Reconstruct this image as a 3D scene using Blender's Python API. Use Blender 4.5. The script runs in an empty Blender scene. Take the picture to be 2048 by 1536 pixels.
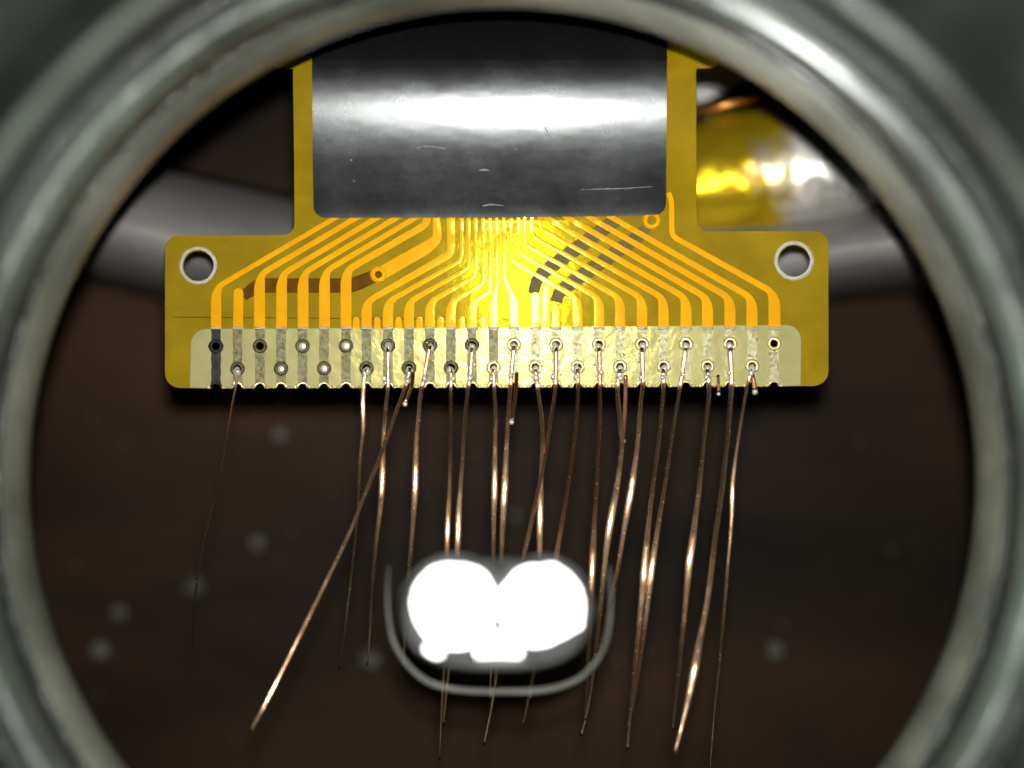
import bpy, bmesh, math, random
from mathutils import Vector, noise
from mathutils.geometry import delaunay_2d_cdt
random.seed(7)
SC = bpy.context.scene
SC.unit_settings.system = 'METRIC'
SC.unit_settings.scale_length = 0.001          # one unit is one millimetre
COL = SC.collection
R = math.radians

# ------------------------------------------------------------------ camera
D = 60.0                                       # lens to circuit, mm
S = 24.0 / 2048.0                              # mm per photo pixel in the circuit plane
cam = bpy.data.cameras.new('camera'); camo = bpy.data.objects.new('camera', cam)
COL.objects.link(camo); SC.camera = camo
camo.location = (0, 0, D)
cam.sensor_width = 36; cam.lens = 90
cam.clip_start = 0.5; cam.clip_end = 500
cam.dof.use_dof = True; cam.dof.focus_distance = D
cam.dof.aperture_fstop = 0.029

# ------------------------------------------------------------------ world and lamps
W = bpy.data.worlds.new('World'); SC.world = W; W.use_nodes = True
W.node_tree.nodes['Background'].inputs[0].default_value = (0.80, 1.0, 0.92, 1)
W.node_tree.nodes['Background'].inputs[1].default_value = 0.03
def lamp(name, loc, target, size, power, color, spread=math.pi):
    l = bpy.data.lights.new(name, 'AREA'); l.shape = 'DISK'; l.size = size; l.energy = power; l.color = color; l.spread = spread
    o = bpy.data.objects.new(name, l); COL.objects.link(o); o.location = loc
    o.rotation_euler = (Vector(target) - Vector(loc)).to_track_quat('-Z', 'Y').to_euler()
    return o
FL = (0.4, 4.2, 62.0)
lamp('flash_lamp', FL, (0, 0, 0), 1.5, 2900, (1, 0.965, 0.90), R(50))
lamp('room_lamp', (-14, 75, 80), (0, -4, 6), 36, 36000, (0.90, 1.0, 0.95))
lamp('desk_lamp', (-32, -51, 66), (6, 6.7, 8.1), 9, 300, (1, 1, .97), R(8))  # added unseen narrow beam that puts the white glare on the loupe ridge
SC.view_settings.view_transform = 'Standard'; SC.view_settings.look = 'None'
SC.view_settings.exposure = 0.0; SC.view_settings.gamma = 1.0
SC.render.engine = 'CYCLES'
SC.cycles.use_denoising = True
SC.cycles.max_bounces = 6
SC.cycles.sample_clamp_indirect = 4.0

# ------------------------------------------------------------------ helpers
def P(px, py, z=0.0):
    k = S * (D - z) / D
    return Vector(((px - 1024) * k, (768 - py) * k, z))
BEND = [(2000, 0), (446, 0), (436, 6), (420, 14), (330, 12.5), (270, 8.5), (220, 4), (170, -2), (135, -9), (120, -14), (60, -34), (0, -58), (-60, -76), (-200, -76)]
def slope(py):
    for (a, ta), (b, tb) in zip(BEND, BEND[1:]):
        if a >= py >= b: return ta + (tb - ta) * (a - py) / (a - b)
    return 0
ZT = {}
_z = 0.0
for _p in range(480, -201, -1):
    ZT[_p] = _z; _z += math.tan(R(slope(_p))) * S
def board(px, py, h):
    if py >= 480: z = 0.0
    else:
        f = math.floor(py); t = py - f
        z = ZT[max(f, -200)] * (1 - t) + ZT[min(f + 1, 480)] * t
    return P(px, py, z + h)
def link(name, me, m, parent=None):
    o = bpy.data.objects.new(name, me); COL.objects.link(o)
    if m: me.materials.clear(); me.materials.append(m)
    if parent: o.parent = parent
    return o
def smooth(me):
    for p in me.polygons: p.use_smooth = True
def meshof(name, verts, faces, m, parent=None, sm=True):
    me = bpy.data.meshes.new(name); me.from_pydata([tuple(v) for v in verts], [], faces); me.validate(); me.update()
    if sm: smooth(me)
    return link(name, me, m, parent)
def empty(name, loc=(0, 0, 0)):
    o = bpy.data.objects.new(name, None); COL.objects.link(o); o.location = loc; o.empty_display_size = 0.5
    return o
def tag(o, label=None, cat=None, group=None, kind=None):
    if label: o['label'] = label
    if cat: o['category'] = cat
    if group: o['group'] = group
    if kind: o['kind'] = kind
    return o
def arc(cx, cy, r, a0, a1, n):
    return [(cx + r * math.cos(R(a0 + (a1 - a0) * i / n)), cy + r * math.sin(R(a0 + (a1 - a0) * i / n))) for i in range(n + 1)]
def plate(name, loops, h0, h1, m, parent, cuts=(), sm=False, f=board):
    """flat polygon (first loop) with holes (other loops), photo-pixel outline, laid on the bent board between heights h0 < h1"""
    bm = bmesh.new()
    pv, pe = [], []
    for lp in loops:
        cl = [p for k, p in enumerate(lp) if math.hypot(p[0] - lp[k - 1][0], p[1] - lp[k - 1][1]) > .05]
        k0 = len(pv); pv += [Vector(p) for p in cl]; pe += [(k0 + k, k0 + (k + 1) % len(cl)) for k in range(len(cl))]
    res = delaunay_2d_cdt(pv, pe, [], 1, 1e-4)
    def inside(x, y):
        c = False
        for a, b in pe:
            p, q = pv[a], pv[b]
            if (p.y > y) != (q.y > y) and x < (q.x - p.x) * (y - p.y) / (q.y - p.y) + p.x: c = not c
        return c
    bv = [bm.verts.new((p.x, p.y, 0)) for p in res[0]]
    for fc in res[2]:
        if inside(sum(res[0][k].x for k in fc) / 3, sum(res[0][k].y for k in fc) / 3): bm.faces.new([bv[k] for k in fc])
    bmesh.ops.delete(bm, geom=[v for v in bm.verts if not v.link_faces], context='VERTS')
    for c in cuts:
        bmesh.ops.bisect_plane(bm, geom=bm.verts[:] + bm.edges[:] + bm.faces[:], plane_co=(0, c, 0), plane_no=(0, 1, 0))
    bm.verts.index_update()
    n = len(bm.verts)
    top = [f(v.co.x, v.co.y, h1) for v in bm.verts]; bot = [f(v.co.x, v.co.y, h0) for v in bm.verts]
    faces = []
    for fc in bm.faces:
        ix = [v.index for v in fc.verts]
        if len(ix) < 3: continue
        a, b, c = (top[i] for i in ix[:3])
        if (b - a).cross(c - a).z < 0: ix.reverse()
        faces.append(ix); faces.append([i + n for i in reversed(ix)])
    for e in bm.edges:
        if len(e.link_faces) == 1:
            a, b = e.verts[0].index, e.verts[1].index
            fc = e.link_faces[0]; o3 = [v.index for v in fc.verts if v.index not in (a, b)][0]
            out = (top[a] + top[b]) / 2 - top[o3]
            nrm = (top[b] - top[a]).cross(Vector((0, 0, -1)))
            q = [a, b, b + n, a + n]
            if nrm.dot(out) > 0: q.reverse()
            faces.append(q[::-1] if False else q)
    bm.free()
    o = meshof(name, top + bot, faces, m, parent, sm)
    bm2 = bmesh.new(); bm2.from_mesh(o.data); bmesh.ops.recalc_face_normals(bm2, faces=bm2.faces[:])
    for e in bm2.edges:
        if len(e.link_faces) == 2 and e.calc_face_angle(0) > R(40): e.smooth = False
    for fc in bm2.faces: fc.smooth = True
    bm2.to_mesh(o.data); bm2.free()
    return o
def rounded(pts, it=2, q=0.25):
    """Chaikin corner cutting on (x, y, width) polylines, ends kept"""
    for _ in range(it):
        out = [pts[0]]
        for a, b in zip(pts, pts[1:]):
            out.append(tuple(a[i] * (1 - q) + b[i] * q for i in range(len(a))))
            out.append(tuple(a[i] * q + b[i] * (1 - q) for i in range(len(a))))
        out.append(pts[-1]); pts = out
    return pts
def ribbon(name, pts, h0, h1, m, parent, cap0=False, cap1=False, rnd=True, step=9):
    """raised rounded strip along (x, y, width) in photo pixels"""
    dens = [pts[0]]
    if rnd:
        # keep corners tight: insert a point 11 px either side of every corner, then cut the corner
        q = [pts[0]]
        for i in range(1, len(pts) - 1):
            a, b, c = pts[i - 1], pts[i], pts[i + 1]
            for o in (a, c):
                L = math.hypot(o[0] - b[0], o[1] - b[1]); t = min(0.45, 11 / L)
                q.append(tuple(b[k] + (o[k] - b[k]) * t for k in range(3)))
        q.append(pts[-1])
        r = [q[0]]
        for i in range(1, len(pts) - 1):
            a, c = q[2 * i - 1], q[2 * i]; b = pts[i]
            for t in (0, .33, .67, 1):
                r.append(tuple((1 - t) ** 2 * a[k] + 2 * t * (1 - t) * b[k] + t * t * c[k] for k in range(3)))
        r.append(q[-1]); pts = r
    fin = [pts[0]]
    for a, b in zip(pts, pts[1:]):
        n = max(1, int(math.hypot(b[0] - a[0], b[1] - a[1]) / step / 2))
        for i in range(1, n + 1): fin.append(tuple(a[k] + (b[k] - a[k]) * i / n for k in range(3)))
    pts = fin
    dirs = []
    for i in range(len(pts)):
        a, b = pts[max(0, i - 1)], pts[min(len(pts) - 1, i + 1)]
        L = math.hypot(b[0] - a[0], b[1] - a[1]) or 1; dirs.append(((b[0] - a[0]) / L, (b[1] - a[1]) / L))
    secs = [(x, y, w, d) for (x, y, w), d in zip(pts, dirs)]
    def cap(sec, sgn):
        x, y, w, d = sec
        return [(x + sgn * d[0] * w / 2 * math.sin(R(t)), y + sgn * d[1] * w / 2 * math.sin(R(t)), max(.3, w * math.cos(R(t))), d) for t in (30, 55, 75, 89)]
    if cap0: secs = cap(secs[0], -1)[::-1] + secs
    if cap1: secs = secs + cap(secs[-1], 1)
    prof = [(-.5, h0), (-.49, h0 + .7 * (h1 - h0)), (-.41, h1 - .06 * (h1 - h0)), (0, h1), (.41, h1 - .06 * (h1 - h0)), (.49, h0 + .7 * (h1 - h0)), (.5, h0)]
    V, F = [], []
    for x, y, w, d in secs:
        nx, ny = -d[1], d[0]
        for u, h in prof: V.append(board(x + nx * u * w, y + ny * u * w, h))
    k = len(prof)
    for i in range(len(secs) - 1):
        for j in range(k - 1):
            F.append((i * k + j, i * k + j + 1, (i + 1) * k + j + 1, (i + 1) * k + j))
    F.append(tuple(range(k))); F.append(tuple((len(secs) - 1) * k + j for j in reversed(range(k))))
    o = meshof(name, V, F, m, parent)
    bm = bmesh.new(); bm.from_mesh(o.data); bmesh.ops.recalc_face_normals(bm, faces=bm.faces[:])
    for e in bm.edges:
        if len(e.link_faces) == 2 and e.calc_face_angle(0) > R(5): e.smooth = False
    bm.to_mesh(o.data); bm.free()
    return o
def catmull(pts, step=10):
    out = []
    ext = [tuple(2 * a - b for a, b in zip(pts[0], pts[1]))] + list(pts) + [tuple(2 * a - b for a, b in zip(pts[-1], pts[-2]))]
    for i in range(1, len(ext) - 2):
        p0, p1, p2, p3 = (Vector(e) for e in ext[i - 1:i + 3])
        n = max(2, int((p2 - p1).length / step))
        for j in range(n):
            t = j / n
            out.append(0.5 * ((2 * p1) + (p2 - p0) * t + (2 * p0 - 5 * p1 + 4 * p2 - p3) * t * t + (3 * p1 - p0 - 3 * p2 + p3) * t ** 3))
    out.append(Vector(pts[-1]))
    return out
def tube(name, pts, rad, m, parent=None, sides=8, closed=False, capped=True):
    """pts are world positions; rad a number or a list"""
    n = len(pts); V, F = [], []
    up = Vector((0, 0, 1))
    for i, p in enumerate(pts):
        a = pts[(i - 1) % n] if closed else pts[max(0, i - 1)]
        b = pts[(i + 1) % n] if closed else pts[min(n - 1, i + 1)]
        t = (b - a).normalized(); u = t.cross(up)
        u = u.normalized() if u.length > 1e-4 else Vector((1, 0, 0)); v = u.cross(t)
        r = rad[i] if isinstance(rad, (list, tuple)) else rad
        for j in range(sides):
            c = 2 * math.pi * j / sides; V.append(p + u * r * math.cos(c) + v * r * math.sin(c))
    for i in range(n if closed else n - 1):
        for j in range(sides):
            k = (i + 1) % n
            F.append((i * sides + j, i * sides + (j + 1) % sides, k * sides + (j + 1) % sides, k * sides + j))
    if not closed and capped:
        F.append(tuple(range(sides))); F.append(tuple((n - 1) * sides + j for j in reversed(range(sides))))
    o = meshof(name, V, F, m, parent)
    bm = bmesh.new(); bm.from_mesh(o.data); bmesh.ops.recalc_face_normals(bm, faces=bm.faces[:])
    uv = bm.loops.layers.uv.new('UVMap')
    for f in bm.faces:
        js = [l.vert.index % sides for l in f.loops]; wrap = 0 in js and sides - 1 in js
        for l, j in zip(f.loops, js): l[uv].uv = (1.0 if wrap and j == 0 else j / sides, (l.vert.index // sides) * .2)
    bm.to_mesh(o.data); bm.free()
    return o
def blob(name, c, r, m, parent=None, sq=(1, 1, 1), rough=0.0, seed=0, sub=2):
    bm = bmesh.new(); bmesh.ops.create_icosphere(bm, subdivisions=sub, radius=1)
    for v in bm.verts:
        k = 1 + rough * noise.noise(v.co * 1.7 + Vector((seed * 3.1, seed, 0)))
        v.co = Vector((v.co.x * sq[0], v.co.y * sq[1], v.co.z * sq[2])) * r * k + Vector(c)
    me = bpy.data.meshes.new(name); bm.to_mesh(me); bm.free(); smooth(me)
    return link(name, me, m, parent)
def lathe(name, prof, c, m, parent=None, seg=160):
    V, F = [], []; k = len(prof)
    for i in range(seg):
        a = 2 * math.pi * i / seg
        for r, z in prof: V.append((c[0] + r * math.cos(a), c[1] + r * math.sin(a), z))
    for i in range(seg):
        for j in range(k - 1):
            q = (i + 1) % seg
            F.append((i * k + j, q * k + j, q * k + j + 1, i * k + j + 1))
    o = meshof(name, V, F, m, parent)
    bm = bmesh.new(); bm.from_mesh(o.data); bmesh.ops.recalc_face_normals(bm, faces=bm.faces[:]); bm.to_mesh(o.data); bm.free()
    return o

# ------------------------------------------------------------------ materials
def nodes(name):
    m = bpy.data.materials.new(name); m.use_nodes = True
    t = m.node_tree; b = t.nodes['Principled BSDF']
    return m, t, b
def nz(t, scale, detail=4, rough=.6, stretch=None):
    tc = t.nodes.new('ShaderNodeTexCoord'); n = t.nodes.new('ShaderNodeTexNoise')
    n.inputs['Scale'].default_value = scale; n.inputs['Detail'].default_value = detail; n.inputs['Roughness'].default_value = rough
    if stretch:
        mp = t.nodes.new('ShaderNodeMapping'); mp.inputs['Scale'].default_value = stretch
        t.links.new(tc.outputs['Object'], mp.inputs[0]); t.links.new(mp.outputs[0], n.inputs['Vector'])
    else: t.links.new(tc.outputs['Object'], n.inputs['Vector'])
    return n.outputs['Fac']
def ramp(t, fac, stops):
    r = t.nodes.new('ShaderNodeValToRGB'); e = r.color_ramp.elements
    while len(e) < len(stops): e.new(.5)
    for el, (p, c) in zip(e, stops): el.position = p; el.color = (*c, 1) if len(c) == 3 else c
    t.links.new(fac, r.inputs[0]); return r.outputs[0]
def bump(t, b, fac, dist, strength=1.0):
    n = t.nodes.new('ShaderNodeBump'); n.inputs['Distance'].default_value = dist; n.inputs['Strength'].default_value = strength
    t.links.new(fac, n.inputs['Height']); t.links.new(n.outputs[0], b.inputs['Normal']); return n
def mat(name, c0, c1, scale=1.5, rough=.5, metal=0, bmp=None, stretch=None, coat=0, coat_r=.1, spec=.5, sheen_mix=None):
    m, t, b = nodes(name)
    f = nz(t, scale, stretch=stretch)
    t.links.new(ramp(t, f, [(.3, c0), (.7, c1)]), b.inputs['Base Color'])
    b.inputs['Roughness'].default_value = rough; b.inputs['Metallic'].default_value = metal
    b.inputs['Specular IOR Level'].default_value = spec
    b.inputs['Coat Weight'].default_value = coat; b.inputs['Coat Roughness'].default_value = coat_r
    if bmp: bump(t, b, nz(t, bmp[0]), bmp[1])
    return m
def amber(name, c0, c1, gloss, fac, rough, bdist, scale=.8):
    """amber film over copper: a diffuse body plus a reflection tinted by the film it passes through"""
    m, t, b = nodes(name)
    f = nz(t, scale)
    t.links.new(ramp(t, f, [(.3, c0), (.7, c1)]), b.inputs['Base Color'])
    b.inputs['Roughness'].default_value = .55; b.inputs['Specular IOR Level'].default_value = .06
    g = t.nodes.new('ShaderNodeBsdfGlossy'); g.inputs['Color'].default_value = (*gloss, 1); g.inputs['Roughness'].default_value = rough
    bp = t.nodes.new('ShaderNodeBump'); bp.inputs['Distance'].default_value = bdist
    t.links.new(nz(t, 2.2, 3), bp.inputs['Height']); t.links.new(bp.outputs[0], g.inputs['Normal'])
    x = t.nodes.new('ShaderNodeMixShader'); x.inputs[0].default_value = fac
    t.links.new(b.outputs[0], x.inputs[1]); t.links.new(g.outputs[0], x.inputs[2])
    t.links.new(x.outputs[0], t.nodes['Material Output'].inputs[0])
    return m
M = {}
M['film'] = amber('amber_film', (.27, .18, .001), (.40, .275, .003), (1, .80, .01), .0045, .09, .003)
M['trace'] = amber('amber_copper_trace', (.90, .40, .0), (1, .50, .0), (1, .90, .16), .006, .092, .0035, 1.5)
M['under'] = mat('buried_copper', (.12, .05, .003), (.18, .08, .005), 3, .7, spec=.05)
M['under_grey'] = mat('buried_copper_grey', (.14, .118, .05), (.20, .17, .08), 3, .7, spec=.05)
M['pale'] = amber('bare_polyimide', (.40, .385, .16), (.50, .48, .24), (1, .86, .22), .022, .17, .012, 1.2)
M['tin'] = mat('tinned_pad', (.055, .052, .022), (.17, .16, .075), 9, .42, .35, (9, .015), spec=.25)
M['tin_pale'] = mat('fluxed_pad', (.14, .14, .06), (.34, .335, .18), 9, .38, .3, (9, .015), spec=.3)  # right-hand pads painted paler for the reflection they catch
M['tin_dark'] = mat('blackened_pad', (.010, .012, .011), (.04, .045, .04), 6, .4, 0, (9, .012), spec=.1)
M['gold'] = mat('gold_plating', (.80, .66, .24), (1, .88, .45), 6, .30, .55, (9, .006))
M['solder'] = mat('solder', (.85, .80, .66), (1, .97, .86), 6, .25, .5, (8, .008))
M['eyelet'] = mat('pale_bare_rim', (.50, .50, .38), (.68, .68, .56), 4, .4, 0, (8, .02))
M['stiff'] = None
def stiffener_mat():
    m, t, b = nodes('brushed_steel')
    f = nz(t, 7, 5, .7, (1.5, 1, 1))
    sp = nz(t, 9, 5, .75)
    c = ramp(t, f, [(.3, (.054, .059, .061)), (.7, (.068, .073, .076))])
    k = ramp(t, sp, [(.70, (0, 0, 0)), (.74, (1, 1, 1))])
    mx = t.nodes.new('ShaderNodeMix'); mx.data_type = 'RGBA'
    t.links.new(k, mx.inputs[0]); t.links.new(c, mx.inputs[6]); mx.inputs[7].default_value = (.75, .75, .7, 1)
    t.links.new(mx.outputs[2], b.inputs['Base Color'])
    b.inputs['Metallic'].default_value = .88
    t.links.new(ramp(t, nz(t, .7, 6, .65), [(.3, (.21,) * 3), (.7, (.31,) * 3)]), b.inputs['Roughness'])
    bump(t, b, nz(t, 16, 4, .6), .0007)
    b2 = t.nodes.new('ShaderNodeBump'); b2.inputs['Distance'].default_value = .012
    t.links.new(nz(t, .55, 3, .5, (.6, 1.6, 1)), b2.inputs['Height']); t.links.new(b2.outputs[0], [n for n in t.nodes if n.type == 'BUMP'][0].inputs['Normal'])
    return m
M['stiff'] = stiffener_mat()
def wire_mat(name, c0, c1, rough):
    m, t, b = nodes(name)
    t.links.new(ramp(t, nz(t, 2.5, 3, .6), [(.3, c0), (.7, c1)]), b.inputs['Base Color'])
    b.inputs['Metallic'].default_value = 1
    t.links.new(ramp(t, nz(t, 16, 3, .6), [(.66, (rough,) * 3), (.72, (rough + .15,) * 3)]), b.inputs['Roughness'])
    b.inputs['Anisotropic'].default_value = 1.0
    tg = t.nodes.new('ShaderNodeTangent'); tg.direction_type = 'UV_MAP'; tg.uv_map = 'UVMap'
    t.links.new(tg.outputs[0], b.inputs['Tangent'])
    return m
M['wire'] = wire_mat('enamelled_copper', (.88, .54, .31), (1, .72, .46), .225)
M['wire_red'] = wire_mat('red_enamelled_copper', (.68, .34, .19), (.92, .56, .35), .225)
def plastic(name, c0, c1, rough, trans, scale=.35, bd=.05):
    m, t, b = nodes(name)
    f = nz(t, scale, 4)
    col = ramp(t, f, [(.3, c0), (.7, c1)])
    t.links.new(col, b.inputs['Base Color'])
    b.inputs['Roughness'].default_value = rough; b.inputs['Coat Weight'].default_value = .9; b.inputs['Coat Roughness'].default_value = .16
    bump(t, b, nz(t, 1.3, 4), bd)
    tr = t.nodes.new('ShaderNodeBsdfTranslucent'); t.links.new(col, tr.inputs[0])
    x = t.nodes.new('ShaderNodeMixShader'); x.inputs[0].default_value = trans
    t.links.new(b.outputs[0], x.inputs[1]); t.links.new(tr.outputs[0], x.inputs[2])
    t.links.new(x.outputs[0], t.nodes['Material Output'].inputs[0])
    return m
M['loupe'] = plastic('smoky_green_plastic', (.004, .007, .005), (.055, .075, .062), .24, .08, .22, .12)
M['loupe_ridge'] = plastic('worn_green_plastic', (.012, .020, .015), (.25, .31, .27), .24, .15, .22, .12)  # ridges painted lighter for their highlights, grooves darker between them
M['loupe_matte'] = mat('matte_dark_plastic', (.006, .009, .007), (.045, .055, .047), .25, .7, 0, (1.2, .08), spec=.1)
M['loupe_rim'] = plastic('cream_plastic_rim', (.11, .125, .10), (.38, .39, .33), .38, .25, .28)
M['table'] = mat('dark_bench', (.002, .0032, .0024), (.048, .025, .012), .085, .6, 0, (2.0, .02), (.5, 1.6, 1), spec=.08)
M['grey'] = mat('grey_plastic', (.22, .215, .22), (.30, .29, .29), .4, .5, 0)
M['black'] = mat('black_plastic', (.003, .003, .003), (.006, .006, .006), .6, .35, spec=.15)
M['clear'] = mat('clear_lip', (.12, .125, .11), (.24, .245, .22), .7, .35)  # pale tone for the outline of the flash reflection
M['bowl'] = mat('reflector', (.02, .022, .022), (.06, .062, .06), .9, .5, .2)  # dim grey surround of the flash reflection
M['dust'] = mat('dust', (.06, .065, .055), (.13, .135, .12), 2, .6)
M['foil'] = None
def foil_mat():
    m, t, b = nodes('gold_and_silver_foil')
    tc = t.nodes.new('ShaderNodeTexCoord'); sx = t.nodes.new('ShaderNodeSeparateXYZ'); t.links.new(tc.outputs['Object'], sx.inputs[0])
    ad = t.nodes.new('ShaderNodeMath'); ad.operation = 'MULTIPLY_ADD'; ad.inputs[1].default_value = .22; ad.inputs[2].default_value = .36
    t.links.new(sx.outputs[0], ad.inputs[0])
    n = nz(t, .5, 3); a2 = t.nodes.new('ShaderNodeMath'); a2.operation = 'ADD'; t.links.new(ad.outputs[0], a2.inputs[0]); t.links.new(n, a2.inputs[1])
    t.links.new(ramp(t, a2.outputs[0], [(.55, (.88, .62, .02)), (.80, (.88, .87, .83))]), b.inputs['Base Color'])
    b.inputs['Metallic'].default_value = .75; b.inputs['Roughness'].default_value = .36
    bump(t, b, nz(t, .8, 2), .10)
    return m
M['foil'] = foil_mat()
M['copper_edge'] = mat('orange_copper', (.55, .22, .05), (.75, .36, .10), 2, .3, .8)
M['white'] = mat('white_plastic', (.42, .43, .44), (.55, .56, .56), 1, .4)
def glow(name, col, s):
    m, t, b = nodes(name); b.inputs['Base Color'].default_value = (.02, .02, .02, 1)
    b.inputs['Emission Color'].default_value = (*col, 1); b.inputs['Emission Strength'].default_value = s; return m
M['diffuser'] = glow('lit_diffuser', (.9, 1, .97), .14)  # emissive halo around the flash reflection
M['led'] = glow('lit_led', (1, .99, .95), 6.0)  # emission standing in for the reflected flash

# ------------------------------------------------------------------ the bench underneath
TZ = -10.0
V, F = [], []
N = 40
for j in range(N + 1):
    for i in range(N + 1):
        x, y = -60 + 120 * i / N, -60 + 120 * j / N
        V.append((x, y, TZ + .12 * noise.noise(Vector((x * .3, y * .3, 0)))))
for j in range(N):
    for i in range(N): F.append((j * (N + 1) + i, j * (N + 1) + i + 1, (j + 1) * (N + 1) + i + 1, (j + 1) * (N + 1) + i))
tag(meshof('tabletop', V, F, M['table']), 'dark brown bench surface under the circuit', None, None, 'structure')

# ------------------------------------------------------------------ loupe standing round everything
LC = P(1005, 962, 4)
def lp(rpx, z): return (rpx * S * (D - z) / D, z)
loupe = tag(empty('loupe', (LC.x, LC.y, TZ)), 'round smoky green plastic loupe body with stepped rings around the circuit', 'loupe')
def lpart(name, prof, m):
    o = lathe(name, [(r, z - TZ) for r, z in prof], (0, 0), m, loupe); return o
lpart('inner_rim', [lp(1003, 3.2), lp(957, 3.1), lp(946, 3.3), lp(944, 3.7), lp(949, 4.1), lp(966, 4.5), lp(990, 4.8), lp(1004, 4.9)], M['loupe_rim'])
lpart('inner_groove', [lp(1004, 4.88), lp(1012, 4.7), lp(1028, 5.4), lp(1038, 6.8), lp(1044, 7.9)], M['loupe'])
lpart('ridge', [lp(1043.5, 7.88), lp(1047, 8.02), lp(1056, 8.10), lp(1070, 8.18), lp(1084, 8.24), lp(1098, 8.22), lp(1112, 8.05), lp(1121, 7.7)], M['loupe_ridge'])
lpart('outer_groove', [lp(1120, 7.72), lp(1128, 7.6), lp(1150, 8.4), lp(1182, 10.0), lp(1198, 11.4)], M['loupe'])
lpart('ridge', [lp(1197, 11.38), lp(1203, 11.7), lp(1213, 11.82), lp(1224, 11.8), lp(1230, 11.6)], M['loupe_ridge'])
lpart('skirt', [lp(1229, 11.62), lp(1250, 11.4), lp(1290, 12.0), lp(1330, 12.6), lp(1420, 12.8), (17, 12.6), (20, 11.8), (21, 10), (21.5, 4), (24.5, -4), (25.2, TZ), (23.8, TZ), (23.2, -4), (18.5, 3), (15, 3.6), lp(1003, 3.2)], M['loupe_matte'])

# ------------------------------------------------------------------ flexible circuit
flex = tag(empty('flex_circuit', (0, 0, 0)), 'amber flexible ribbon circuit with fanned copper traces and a row of tinned pads', 'circuit')
PX = [432, 475, 520, 562, 605, 648, 692, 733, 776, 818, 860, 902, 944, 987, 1028, 1071, 1112, 1155, 1198, 1240, 1284, 1327, 1372, 1415, 1460, 1504, 1548]
def vy(i): return (690 if i % 2 == 0 else 735) - (PX[i] - 990) * .005
def ye(x): return 776 - (x - 330) * .0035           # lower edge of the circuit
def notched(x0, x1):
    pts = []
    for x in PX:
        if x0 < x < x1: pts += [(a, b) for a, b in arc(x, ye(x) + 1, 9.5, 180, 360, 8)]
    return pts
bl = arc(360, 746, 30, 180, 90, 6); br = arc(1626, 741, 31, 90, 0, 6)
outline = [(330, 500)] + bl + notched(330, 1650) + br + [(1657, 490)] + arc(1629, 490, 28, 0, -90, 6) + [(1420, 463)] + arc(1415, 441, 22, 90, 180, 5) + \
    [(1393, 300), (1392, 138), (1425, 136), (1440, 128), (1440, -150), (540, -150), (540, 128), (552, 136), (586, 138), (588, 300), (589, 440)] + arc(567, 448, 22, 0, 90, 5) + [(430, 471)] + arc(358, 499, 28, 270, 180, 6)
holes = [arc(397, 532, 30, 0, 348.75, 31), arc(1588, 522, 31, 0, 348.75, 31)]
vias = [arc(x, vy(i), 7.5, 0, 330, 11) for i, x in enumerate(PX)]
plate('film', [outline] + holes + vias, -.10, 0, M['film'], flex, cuts=[446, 441, 436, 430, 420, 405, 380, 350, 320, 290, 260, 240, 220, 200, 180, 160, 148, 138, 128, 110, 90, 70, 50, 30, 10, -10, -30, -60, -100], sm=False)
# bare strip around the pads
bare = [(382, 690)] + [(380, ye(380) - 1.0)] + [(a, b + .3) for a, b in notched(330, 1650)] + [(1601, ye(1601) - 1.0), (1602, 690)] + arc(1572, 680, 30, 0, -90, 6) + [(1000, 655)] + arc(412, 688, 30, 270, 180, 6)
bare[0] = (381.5, 700)
tag(plate('bare_strip', [bare] + vias, .002, .010, M['pale'], flex), 'pale uncovered strip of film between the pads')
# mounting holes' rims
for cx, cy, r0, r1 in ((396, 531, 31, 38), (1588, 521, 32, 40)):
    o = lathe('hole_rim', [(r0 * S, -.10), (r0 * S, .02), ((r0 + 2) * S, .035), ((r1 - 2) * S, .03), (r1 * S, .002)], (P(cx, cy).x, P(cx, cy).y), M['eyelet'], flex, 40)
    bm = bmesh.new(); bm.from_mesh(o.data)
    for v in bm.verts:
        k = 1 + .035 * noise.noise(v.co * 9) ; c = P(cx, cy); v.co.x = c.x + (v.co.x - c.x) * k; v.co.y = c.y + (v.co.y - c.y) * k
    bm.to_mesh(o.data); bm.free()
# buried copper on the far side of the film, then traces on the near side
T0, T1, T2 = .003, .009, .016
ribbon('buried_trace', [(486, 592, 20), (516, 571, 29), (704, 571, 29), (752, 551, 26)], .001, T1, M['under'], flex)
ribbon('buried_trace', [(1066, 588, 22), (1072, 562, 24), (1086, 545, 28), (1238, 436, 28)], .001, T1, M['under_grey'], flex)
ribbon('buried_trace', [(1112, 604, 24), (1118, 584, 24), (1133, 573, 28), (1280, 471, 27), (1296, 452, 16)], .001, T1, M['under_grey'], flex)
def tr(pts, **k): return ribbon('trace', pts, T0, T2, M['trace'], flex, **k)
E = 430
SB = 657
# left fan
tr([(680, E, 10), (438, 572, 11), (432, 592, 21), (432, SB, 21)])
tr([(477, 586, 20), (476, SB, 20)], cap0=True, rnd=False)
for xt, xc, yc, xv in ((722, 524, 547, 519), (763, 569, 546, 563), (802, 611, 544, 606), (840, 654, 541, 649)):
    tr([(xt, E, 11), (xc, yc, 12), (xv, yc + 22, 22), (xv, SB, 22)])
tr([(856, E, 16), (852, 449, 15), (698, 538, 14), (692, 558, 22), (692, SB, 22)])
tr([(872, E, 14), (876, 478, 20), (852, 496, 27), (762, 547, 28)], cap1=True)
for xt, w, i in ((902, 17, 7), (923, 8, 8), (937, 8, 9), (951, 8, 10), (966, 8, 11), (979.5, 8, 12)):
    xv = PX[i]; yb = 602 - (xt - xv - 5) * .577
    tr([(xt, E, w), (xt, yb, w), (xv + 7, 600, 12), (xv, 616, 21), (xv, SB, 21)])
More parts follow.
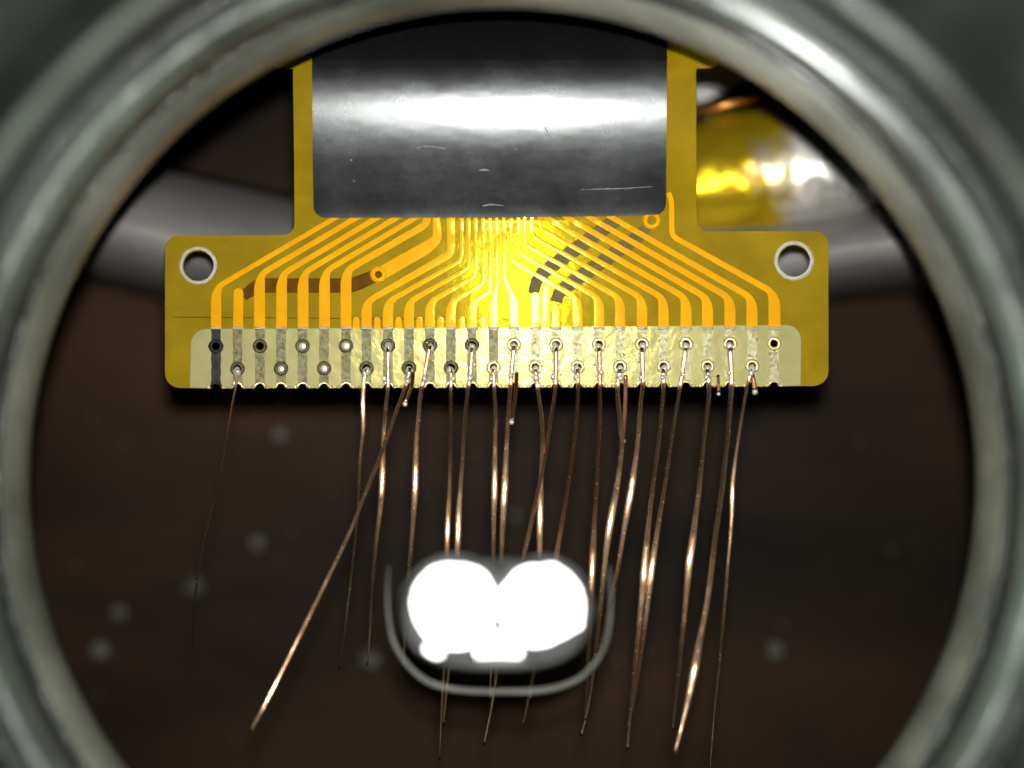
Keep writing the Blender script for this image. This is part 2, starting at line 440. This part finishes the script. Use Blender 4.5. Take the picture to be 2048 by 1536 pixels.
tr([(993, E, 8), (993, 565, 8), (988, 600, 13), (987, 618, 21), (987, SB, 21)])
tr([(1007.6, E, 8), (1008, 555, 8), (1024, 592, 14), (1028, 612, 21), (1028, SB, 21)])
# short stubs
tr([(1071, 593, 18), (1071, SB, 20)], cap0=True, rnd=False)
tr([(1092, 578, 16), (1092, SB, 18)], cap0=True, rnd=False)
tr([(1112, 617, 17), (1112, SB, 19)], cap0=True, rnd=False)
# right fan
for xt, i in ((1022, 17), (1037, 18), (1050, 19), (1064, 20), (1079, 21)):
    xv = PX[i]; yb = 595 - (xv - 5 - xt) * .577
    tr([(xt, E, 8), (xt, yb, 8), (xv - 6, 593, 12), (xv, 611, 21), (xv, SB, 21)])
for i in (22, 23, 24, 25):
    xv = PX[i]; xt = xv - 6 - (593 - E) / .577
    tr([(xt, E, 11), (xv - 6, 593, 13), (xv, 612, 22), (xv, SB, 23)])
tr([(1337, 385, 10), (1343, 400, 10), (1344, 472, 11), (1541, 582, 13), (1549, 603, 24), (1549, SB, 24)])
# narrow gold fingers between the pads in the middle of the fan
for i in range(7, 14):
    x = (PX[i] + PX[i - 1]) / 2
    ribbon('trace', [(x, 640, 13), (x, SB, 14)], T0, .02, M['trace'], flex, cap0=True, rnd=False)
def ring(name, cx, cy, ro, ri, m, h=.04, parent=flex):
    c = P(cx, cy)
    return lathe(name, [(ri * S, .002), (ri * S, h * .8), ((ri + 2) * S, h), ((ro - 2) * S, h), (ro * S, .004)], (c.x, c.y), m, parent, 28)
ring('via_ring', 757, 549, 17, 7, M['trace'], .05)
o = ring('via_ring', 1303, 441, 18, 9, M['trace'], .05); o.location.z = .06
plate('via_floor', [arc(757, 549, 7.5, 0, 330, 11)], .01, .037, M['under'], flex)
# a crease across the cover film
ribbon('crease', [(345, 634, 1.6), (700, 637, 1.8), (1055, 638, 1.4)], .001, .006, M['under'], flex)
# stiffener
st = [(626, -100), (624, 120), (625, 300), (627, 410)] + arc(650, 412, 23, 180, 90, 6) + [(1000, 435)] + arc(1308, 406, 24, 90, 0, 6) + [(1333, 300), (1334, 120), (1334, -100)]
o = plate('stiffener', [st], .012, .10, M['stiff'], flex, cuts=[425, 405, 385, 365, 345, 325, 305, 285, 265, 245, 230, 215, 200, 185, 170, 155, 140, 130, 120, 105, 90, 75, 60, 45, 30, 10, -10, -30, -60])
tag(o, 'brushed grey metal stiffener plate bowed across the ribbon')
M['scratch'] = mat('bare_scratch', (.10, .105, .10), (.34, .34, .33), 5, .5)
for pts in ([(833, 296, 2), (845, 292, 3), (870, 294, 3.2), (892, 297, 3), (896, 288, 2)], [(1160, 380, 1), (1200, 378, 2), (1250, 377, 2.4), (1306, 373, 1)], [(958, 341, 3), (970, 339, 4), (978, 341, 2)], [(965, 412, 2), (980, 409, 4), (1008, 411, 1)], [(1030, 298, 3), (1036, 297, 3)], [(1090, 255, 2), (1098, 270, 2.4), (1104, 282, 1)], [(700, 320, 3), (704, 321, 3)], [(706, 362, 2), (709, 362, 3)]):
    ribbon('scratch', pts, .098, .104, M['scratch'], o, rnd=False)
ribbon('crease', [(589, 384, 3), (626, 385, 3)], .001, .014, M['film'], flex, rnd=False)
ribbon('crease', [(1333, 378, 3), (1393, 379, 3)], .001, .014, M['film'], flex, rnd=False)

WIRED = {1, 7, 8, 9, 10, 11, 12, 13, 14, 15, 16, 17, 18, 19, 20, 21, 22, 23, 24, 25}
BALL = {3: 1.1, 4: 1.3, 5: 1.3, 6: 1.5, 8: 1.1}
BEADS = {1: (468, 767), 7: (729, 747), 8: (769, 757), 9: (815, 762), 10: (849, 757), 11: (906, 757), 12: (940, 756), 13: (983, 757), 14: (1021, 752), 15: (1072, 756), 16: (1106, 754), 17: (1152, 754), 18: (1203, 745), 19: (1241, 756), 20: (1282, 755), 21: (1325, 755), 22: (1365, 749), 23: (1413, 754), 24: (1459, 746), 25: (1502, 747)}
for i, x in enumerate(PX):
    v = vy(i); e = ye(x); up, lo = [], []
    y = 659.0
    L, Rr = [], []
    while y <= e - 10:
        w = 9.5
        if abs(y - v) < 15: w = max(w, math.sqrt(15 ** 2 - (y - v) ** 2))
        w += .7 * noise.noise(Vector((i * 3.7, y * .08, 0)))
        L.append((x - w, y)); Rr.append((x + w, y)); y += 3
    nt = arc(x, e + 1, 11.0, 200, 340, 8)
    poly = L + [(x - 12, e - 3)] + nt + [(x + 12, e - 3)] + Rr[::-1]
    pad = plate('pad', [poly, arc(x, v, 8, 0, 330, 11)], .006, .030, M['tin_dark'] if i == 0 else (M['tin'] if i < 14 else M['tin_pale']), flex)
    if i == 0: tag(pad, 'blackened end pad')
    c = P(x, v)
    rr = lathe('via_ring', [(7.2 * S, -.09), (7.2 * S, .036), (9 * S, .066), (12 * S, .060), (14.5 * S, .028)], (c.x, c.y), M['tin_dark'] if i == 0 else (M['gold'] if i > 12 else M['tin']), pad, 20)
    # plated lip round the half hole, lip at the cover edge
    tube('notch_lip', [P(a, b, .03) for a, b in arc(x, e + 1, 10.5, 186, 354, 10)], 2.4 * S, M['tin_dark'] if i == 0 else M['gold'], pad, 6)
    tube('cover_lip', [P(x - 11, 657, .028), P(x - 6, 656, .034), P(x + 6, 656, .034), P(x + 11, 657, .028)], 2.6 * S, M['eyelet'], pad, 6)
    for sx in (-14.5, 14.5):
        blob('edge_bead', P(x + sx, ye(x + sx) - 1, .005), 4.4 * S, M['gold'], pad, (1.3, .9, 1.1), .2, i + sx, 1)
    if i in BALL: blob('solder_ball', P(x + 1, v + 1, .02), 7.6 * BALL[i] * S, M['solder'], pad, (1, 1, .3), .06, i)
    if i in WIRED:
        blob('solder_blob', P(x + random.uniform(-2, 2), v + 6, .05), 8 * S, M['solder'], pad, (1, 1.25, .75), .35, i)
        bx_, by_ = BEADS[i]
        blob('solder_ball', P(bx_, by_, .13), random.uniform(4.6, 6.4) * S, M['solder'], pad, (1, 1.1, .8), .15, i + 40)
    if i > 7:
        for k in range(random.randint(3, 8)):
            blob('solder_bead', P(x + random.uniform(-11, 11), random.uniform(668, 762), .034), random.uniform(1.6, 3.4) * S, M['solder'] if k % 2 else M['gold'], pad, (1, 1, .8), .3, i * 7 + k, 1)

# ------------------------------------------------------------------ wires
ORD = ['first', 'second', 'third', 'fourth', 'fifth', 'sixth', 'seventh', 'eighth', 'ninth', 'tenth', 'eleventh', 'twelfth', 'thirteenth', 'fourteenth', 'fifteenth', 'sixteenth', 'seventeenth', 'eighteenth', 'nineteenth', 'twentieth', 'twenty-first', 'twenty-second', 'twenty-third', 'twenty-fourth', 'twenty-fifth', 'twenty-sixth', 'twenty-seventh']
def mirror_tilt(y):
    Y = (768 - y) * S
    return math.degrees((math.atan(-Y / D) + math.atan((FL[1] - Y) / FL[2])) / 2)
def wire(pad, pts, yh, rate, rad, label, m='wire', end=None):
    """pts: photo-pixel path; yh: where the wire crests towards the viewer; rate: bend in degrees per pixel"""
    path = catmull(pts, 9)
    out, z, prev = [], .085, None
    for q in path:
        if q.y > 776 and prev is not None:
            dl = math.hypot(q.x - prev.x, q.y - prev.y) * S
            ang = mirror_tilt(min(yh, 1500)) - .68 * rate * (q.y - yh)
            ang = max(-24, min(11, ang))
            z += math.tan(R(ang)) * dl
        prev = q
        out.append(P(q.x + .5 * noise.noise(Vector((q.y * .02, pad, 1))), q.y, z + .003 * noise.noise(Vector((q.y * .03, pad, 5)))))
    yl = path[-1].y
    rs = [.92 * rad * S * (1 + .05 * noise.noise(Vector((q.y * .05, pad * 2.3, 0))) + .50 * math.exp(-((q.y - yh) / 60) ** 2)) * min(1, .5 + (yl - q.y) / 360) for q in path]  # wire swelled at its crest to imitate the bloom of the highlight
    o = tube('copper_wire', out, rs, M[m], None, 10)
    tag(o, label, 'wire', 'fine copper wires soldered to the pads')
    return o
def lab(i, extra=''): return ('fine copper wire soldered to the %s pad counted from the blackened pad%s' % (ORD[i], extra))
wire(1, [(475, 738), (471, 775), (465, 805), (443, 930), (415, 1050), (400, 1120), (390, 1200), (385, 1290)], 700, .03, 2.3, 'very thin copper wire alone on the pad next to the blackened pad', 'wire_red')
wire(7, [(733, 738), (728, 762), (726, 800), (726, 865), (720, 920), (716, 1010), (711, 1080), (700, 1170), (690, 1260), (678, 1340)], 815, .05, 3.4, lab(7))
wire(8, [(776, 695), (776, 765), (772, 810), (766, 900), (763, 990), (752, 1090), (744, 1180), (739, 1270), (735, 1330)], 965, .05, 4.4, lab(8))
wire(9, [(820, 735), (812, 770), (790, 830), (765, 900), (722, 1008), (690, 1085), (600, 1270), (545, 1380), (500, 1465)], 1415, .035, 4.3, 'copper wire slanting across its neighbours to a bright bare tip')
wire(10, [(860, 692), (848, 755), (840, 800), (833, 885), (830, 980), (825, 1060), (818, 1150), (812, 1240), (806, 1330)], 965, .045, 4.6, lab(10))
wire(11, [(902, 738), (902, 790), (901, 900), (899, 980), (895, 1060), (893, 1140), (889, 1300), (884, 1400), (879, 1520)], 1060, .05, 4.0, lab(11), 'wire_red')
wire(12, [(944, 695), (940, 755), (932, 810), (925, 920), (918, 1020), (913, 1140), (905, 1260), (893, 1380), (886, 1450)], 1060, .045, 4.4, lab(12))
wire(13, [(987, 738), (988, 775), (991, 830), (990, 900), (989, 980), (987, 1060), (986, 1140), (983, 1300), (980, 1400)], 975, .05, 4.3, lab(13))
wire(14, [(1028, 692), (1023, 745), (1019, 800), (1014, 880), (1010, 960), (1005, 1060), (1002, 1140), (996, 1300), (985, 1400), (968, 1490)], 985, .045, 4.8, lab(14))
wire(15, [(1071, 738), (1075, 775), (1083, 830), (1085, 880), (1082, 960), (1080, 1040), (1078, 1140), (1070, 1300), (1060, 1400)], 1035, .045, 4.6, lab(15))
wire(16, [(1112, 695), (1111, 770), (1105, 820), (1088, 925), (1070, 1010), (1046, 1120), (1020, 1230), (1000, 1320)], 1500, .0, 4.6, lab(16, ', crossing its neighbour'), 'wire_red')
wire(17, [(1155, 738), (1156, 790), (1150, 870), (1135, 980), (1118, 1080), (1106, 1150), (1085, 1260), (1062, 1370), (1045, 1450)], 1170, .045, 4.6, lab(17), 'wire_red')
wire(18, [(1198, 695), (1200, 770), (1199, 850), (1194, 960), (1188, 1060), (1184, 1140), (1180, 1240), (1176, 1330), (1170, 1440)], 1140, .05, 4.8, lab(18), 'wire_red')
wire(19, [(1240, 738), (1235, 785), (1241, 855), (1244, 890), (1236, 960), (1218, 1060), (1208, 1140), (1196, 1260), (1178, 1400), (1162, 1472)], 1040, .038, 5.2, lab(19))
wire(20, [(1284, 695), (1286, 765), (1282, 800), (1275, 890), (1262, 980), (1248, 1060), (1235, 1140), (1210, 1245), (1190, 1330), (1178, 1380)], 985, .04, 5.0, lab(20))
wire(21, [(1327, 738), (1326, 790), (1318, 880), (1305, 980), (1294, 1080), (1285, 1180), (1275, 1280), (1265, 1380), (1254, 1500)], 1140, .042, 5.0, lab(21))
wire(22, [(1372, 695), (1360, 775), (1345, 870), (1330, 970), (1315, 1060), (1303, 1140), (1290, 1250), (1275, 1360), (1262, 1430)], 1135, .046, 4.8, lab(22))
wire(23, [(1415, 738), (1418, 790), (1408, 880), (1398, 980), (1385, 1080), (1377, 1140), (1368, 1240), (1358, 1340), (1345, 1460)], 1110, .04, 5.4, lab(23))
wire(24, [(1460, 695), (1463, 770), (1456, 870), (1445, 970), (1430, 1080), (1418, 1180), (1400, 1280), (1376, 1400), (1349, 1508)], 1345, .014, 6.0, 'thickest copper wire with a long bright end, third last pad from the clean end')
wire(25, [(1504, 738), (1493, 780), (1478, 870), (1466, 960), (1463, 1040), (1455, 1140), (1450, 1200), (1440, 1310), (1431, 1400), (1420, 1545)], 990, .03, 3.6, lab(25))
# cut-off ends
def stub(pts, z0, dz, label, rad=4.2):
    pp = catmull(pts, 6); n = len(pp)
    o = tube('wire_stub', [P(q.x, q.y, z0 + dz * k / n) for k, q in enumerate(pp)], rad * S, M['wire_red'], None, 8)
    tag(o, label, 'wire stub', 'cut wire ends')
    q = pp[-1]
    blob('melted_tip', P(q.x, q.y + 2, z0 + dz), rad * 1.25 * S, M['solder'], o, (1, 1.1, 1), .15, 3, 2)
stub([(826, 745), (823, 772), (810, 806)], .12, .2, 'short cut wire end beside the slanting wire')
stub([(1034, 745), (1031, 790), (1023, 842)], .12, .25, 'longest cut wire end with a round bright tip')
stub([(1251, 750), (1251, 790), (1249, 835), (1246, 880)], .1, -.05, 'cut wire end lying against a longer wire')
stub([(1436, 750), (1437, 770), (1437, 786)], .08, .05, 'tiny cut wire end between two wires near the clean end', 3.2)
stub([(1504, 748), (1508, 765), (1510, 782)], .1, .05, 'stubby cut wire end on the second last pad', 5)

# ------------------------------------------------------------------ doubled flash reflection, built as glowing solids above the wires
LZ = 6.2
glare = tag(empty('double_lamp', tuple(P(995, 1235, TZ))), 'lit double white lamp with a rounded clear lip, in among the wires', 'lamp')
def Q(px, py, z): return P(px, py, z) - glare.location
lip = [(778, 1130), (775, 1180), (778, 1240), (790, 1290), (820, 1335), (862, 1366), (920, 1380), (1000, 1383), (1080, 1381), (1140, 1366), (1180, 1338), (1208, 1295), (1220, 1240), (1222, 1180), (1218, 1130)]  # outline path of the flash reflection
pp = catmull(lip, 12); n = len(pp)
tube('clear_lip', [Q(q.x, q.y, LZ - 2.6) for q in pp], [S * (.5 + 5 * math.sin(math.pi * k / (n - 1)) ** .7) for k in range(n)], M['clear'], glare, 10)  # pale outline of the flash reflection
V, F = [], []
seg, rings = 48, 8
for k in range(rings):
    t = k / (rings - 1)
    for j in range(seg):
        a = 2 * math.pi * j / seg
        ex = 184 * (.45 + .55 * t); ey = 104 * (.45 + .55 * t)
        sx = math.copysign(abs(math.cos(a)) ** .75, math.cos(a)); sy = math.copysign(abs(math.sin(a)) ** .75, math.sin(a))
        V.append(Q(992 + ex * sx, 1230 + ey * sy, LZ - .75 + .4 * t ** 2))
for k in range(rings - 1):
    for j in range(seg): F.append((k * seg + j, k * seg + (j + 1) % seg, (k + 1) * seg + (j + 1) % seg, (k + 1) * seg + j))
F.append(tuple(range(seg)))
o = meshof('reflector', V, F, M['bowl'], glare)
md = o.modifiers.new('thickness', 'SOLIDIFY'); md.thickness = .12; md.offset = -1
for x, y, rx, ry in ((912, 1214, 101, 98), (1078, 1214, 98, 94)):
    blob('diffuser', Q(x, y, LZ - .56), S, M['diffuser'], glare, (rx, ry, 22), .06, x, 3)
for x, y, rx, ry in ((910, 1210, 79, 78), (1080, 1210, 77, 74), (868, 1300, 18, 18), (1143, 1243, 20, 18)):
    blob('led', Q(x, y, LZ - .45), S, M['led'], glare, (rx, ry, min(rx, ry) * .35), .10, x, 3)
plate('led', [[(948, 1300), (985, 1280), (997, 1258), (1008, 1280), (1046, 1302), (1040, 1314), (1000, 1312), (955, 1314)]], LZ - .6, LZ - .35, M['led'], glare, f=lambda x, y, h: Q(x, y, h))
tube('post', [Q(995, 1225, LZ - .8), Q(995, 1225, TZ + .05)], .55, M['black'], glare, 14)  # added only to hold up the reflection shapes
for x0, y0, x1, y1 in ((995, 1325, 995, 1382),):
    tube('strut', [Q(x0, y0, LZ - .55), Q(x1, y1, LZ - 2.6)], .03, M['black'], glare, 6)

# ------------------------------------------------------------------ things lying behind the circuit
V, F = [], []
prof = [(0, -7.2), (.22, -6.0), (.5, -4.9), (.85, -3.9), (1.25, -3.1), (1.7, -2.6), (2.15, -2.5), (2.55, -2.9), (2.9, -3.7), (3.15, -4.8), (3.35, -6.2), (3.48, -8), (3.55, -9.8)]
strip = tag(empty('grey_cover', tuple(P(1000, 380, TZ))), 'curved grey plastic cover lying across the bench behind the circuit', 'cover')
nx = 30
for i in range(nx + 1):
    px = 150 + 1750 * i / nx
    top = 318 + (px - 280) * .235 if px < 640 else (402 + (px - 640) * .02 if px < 1500 else 419 - (px - 1500) * .12)
    p0 = P(px, top, -7.0)
    q_ = 1 - .25 * max(0, min(1, (px - 1150) / 500))
    for (y, z) in prof: V.append(Vector((p0.x, p0.y - y * q_, z)) - strip.location)
k = len(prof)
for i in range(nx):
    for j in range(k - 1): F.append((i * k + j, i * k + j + 1, (i + 1) * k + j + 1, (i + 1) * k + j))
o = meshof('shell', V, F, M['grey'], strip)
sm_ = o.modifiers.new('thickness', 'SOLIDIFY'); sm_.thickness = .25; sm_.offset = -1

ft = tag(empty('foil_tube', tuple(P(1580, 320, TZ))), 'crumpled gold and silver foil tube lying behind the ribbon', 'foil tube')
A, B = P(1330, 392, -5.2), P(1900, 262, -5.2)
ax = (B - A).normalized(); side = ax.cross(Vector((0, 0, 1))).normalized()
V, F = [], []
na, nr = 70, 40
for i in range(na + 1):
    for j in range(nr):
        a = 2 * math.pi * j / nr
        p = A.lerp(B, i / na)
        n_ = side * math.cos(a) + Vector((0, 0, 1)) * math.sin(a)
        r = 1.62 * (1 + .17 * noise.noise(p * .55 + n_ * .9) + .10 * abs(noise.noise(p * 1.1 + n_ * 1.6)))
        V.append(p + n_ * r - ft.location)
for i in range(na):
    for j in range(nr): F.append((i * nr + j, i * nr + (j + 1) % nr, (i + 1) * nr + (j + 1) % nr, (i + 1) * nr + j))
F.append(tuple(range(nr))); F.append(tuple(na * nr + j for j in reversed(range(nr))))
meshof('foil', V, F, M['foil'], ft)
tube('copper_edge', [P(1385, 226, -4.6) - ft.location, P(1460, 208, -4.6) - ft.location, P(1580, 178, -4.6) - ft.location], .10, M['copper_edge'], ft, 8)
wb = tag(empty('white_bar', tuple(P(1500, 150, TZ))), 'white plastic bar lying above the foil tube', 'bar')
pl = lambda x, y, h: P(x, y, h) - wb.location
plate('slab', [[(1350, 90), (1530, 60), (1620, 120), (1560, 165), (1500, 150), (1480, 170), (1400, 205), (1350, 200)]], -8.5, -6.4, M['white'], wb, f=pl)

# dust on the bench
DU = [(740, 1320, 20, -6), (392, 1172, 18, -6.5), (200, 1300, 20, -6.5), (238, 1225, 17, -7), (515, 1085, 15, -7), (1550, 1300, 17, -7), (565, 780, 22, -7), (1030, 1030, 8, -5), (560, 870, 14, -7)]
bm = bmesh.new()
for k in range(90):
    x, y = random.uniform(120, 1900), random.uniform(820, 1500)
    q = P(x, y, TZ + .1); r = random.choice((.02, .03, .03, .05, .07))
    ret = bmesh.ops.create_icosphere(bm, subdivisions=1, radius=r)
    for v in ret['verts']: v.co += q
for x, y, r, z in DU:
    q = P(x, y, TZ + .12)
    ret = bmesh.ops.create_icosphere(bm, subdivisions=2, radius=r * S * 1.15)
    for v in ret['verts']: v.co = Vector((v.co.x, v.co.y, v.co.z * .6)) + q
me = bpy.data.meshes.new('dust'); bm.to_mesh(me); bm.free(); smooth(me)
tag(link('dust', me, M['dust']), 'pale dust specks scattered on the dark bench', 'dust', None, 'stuff')
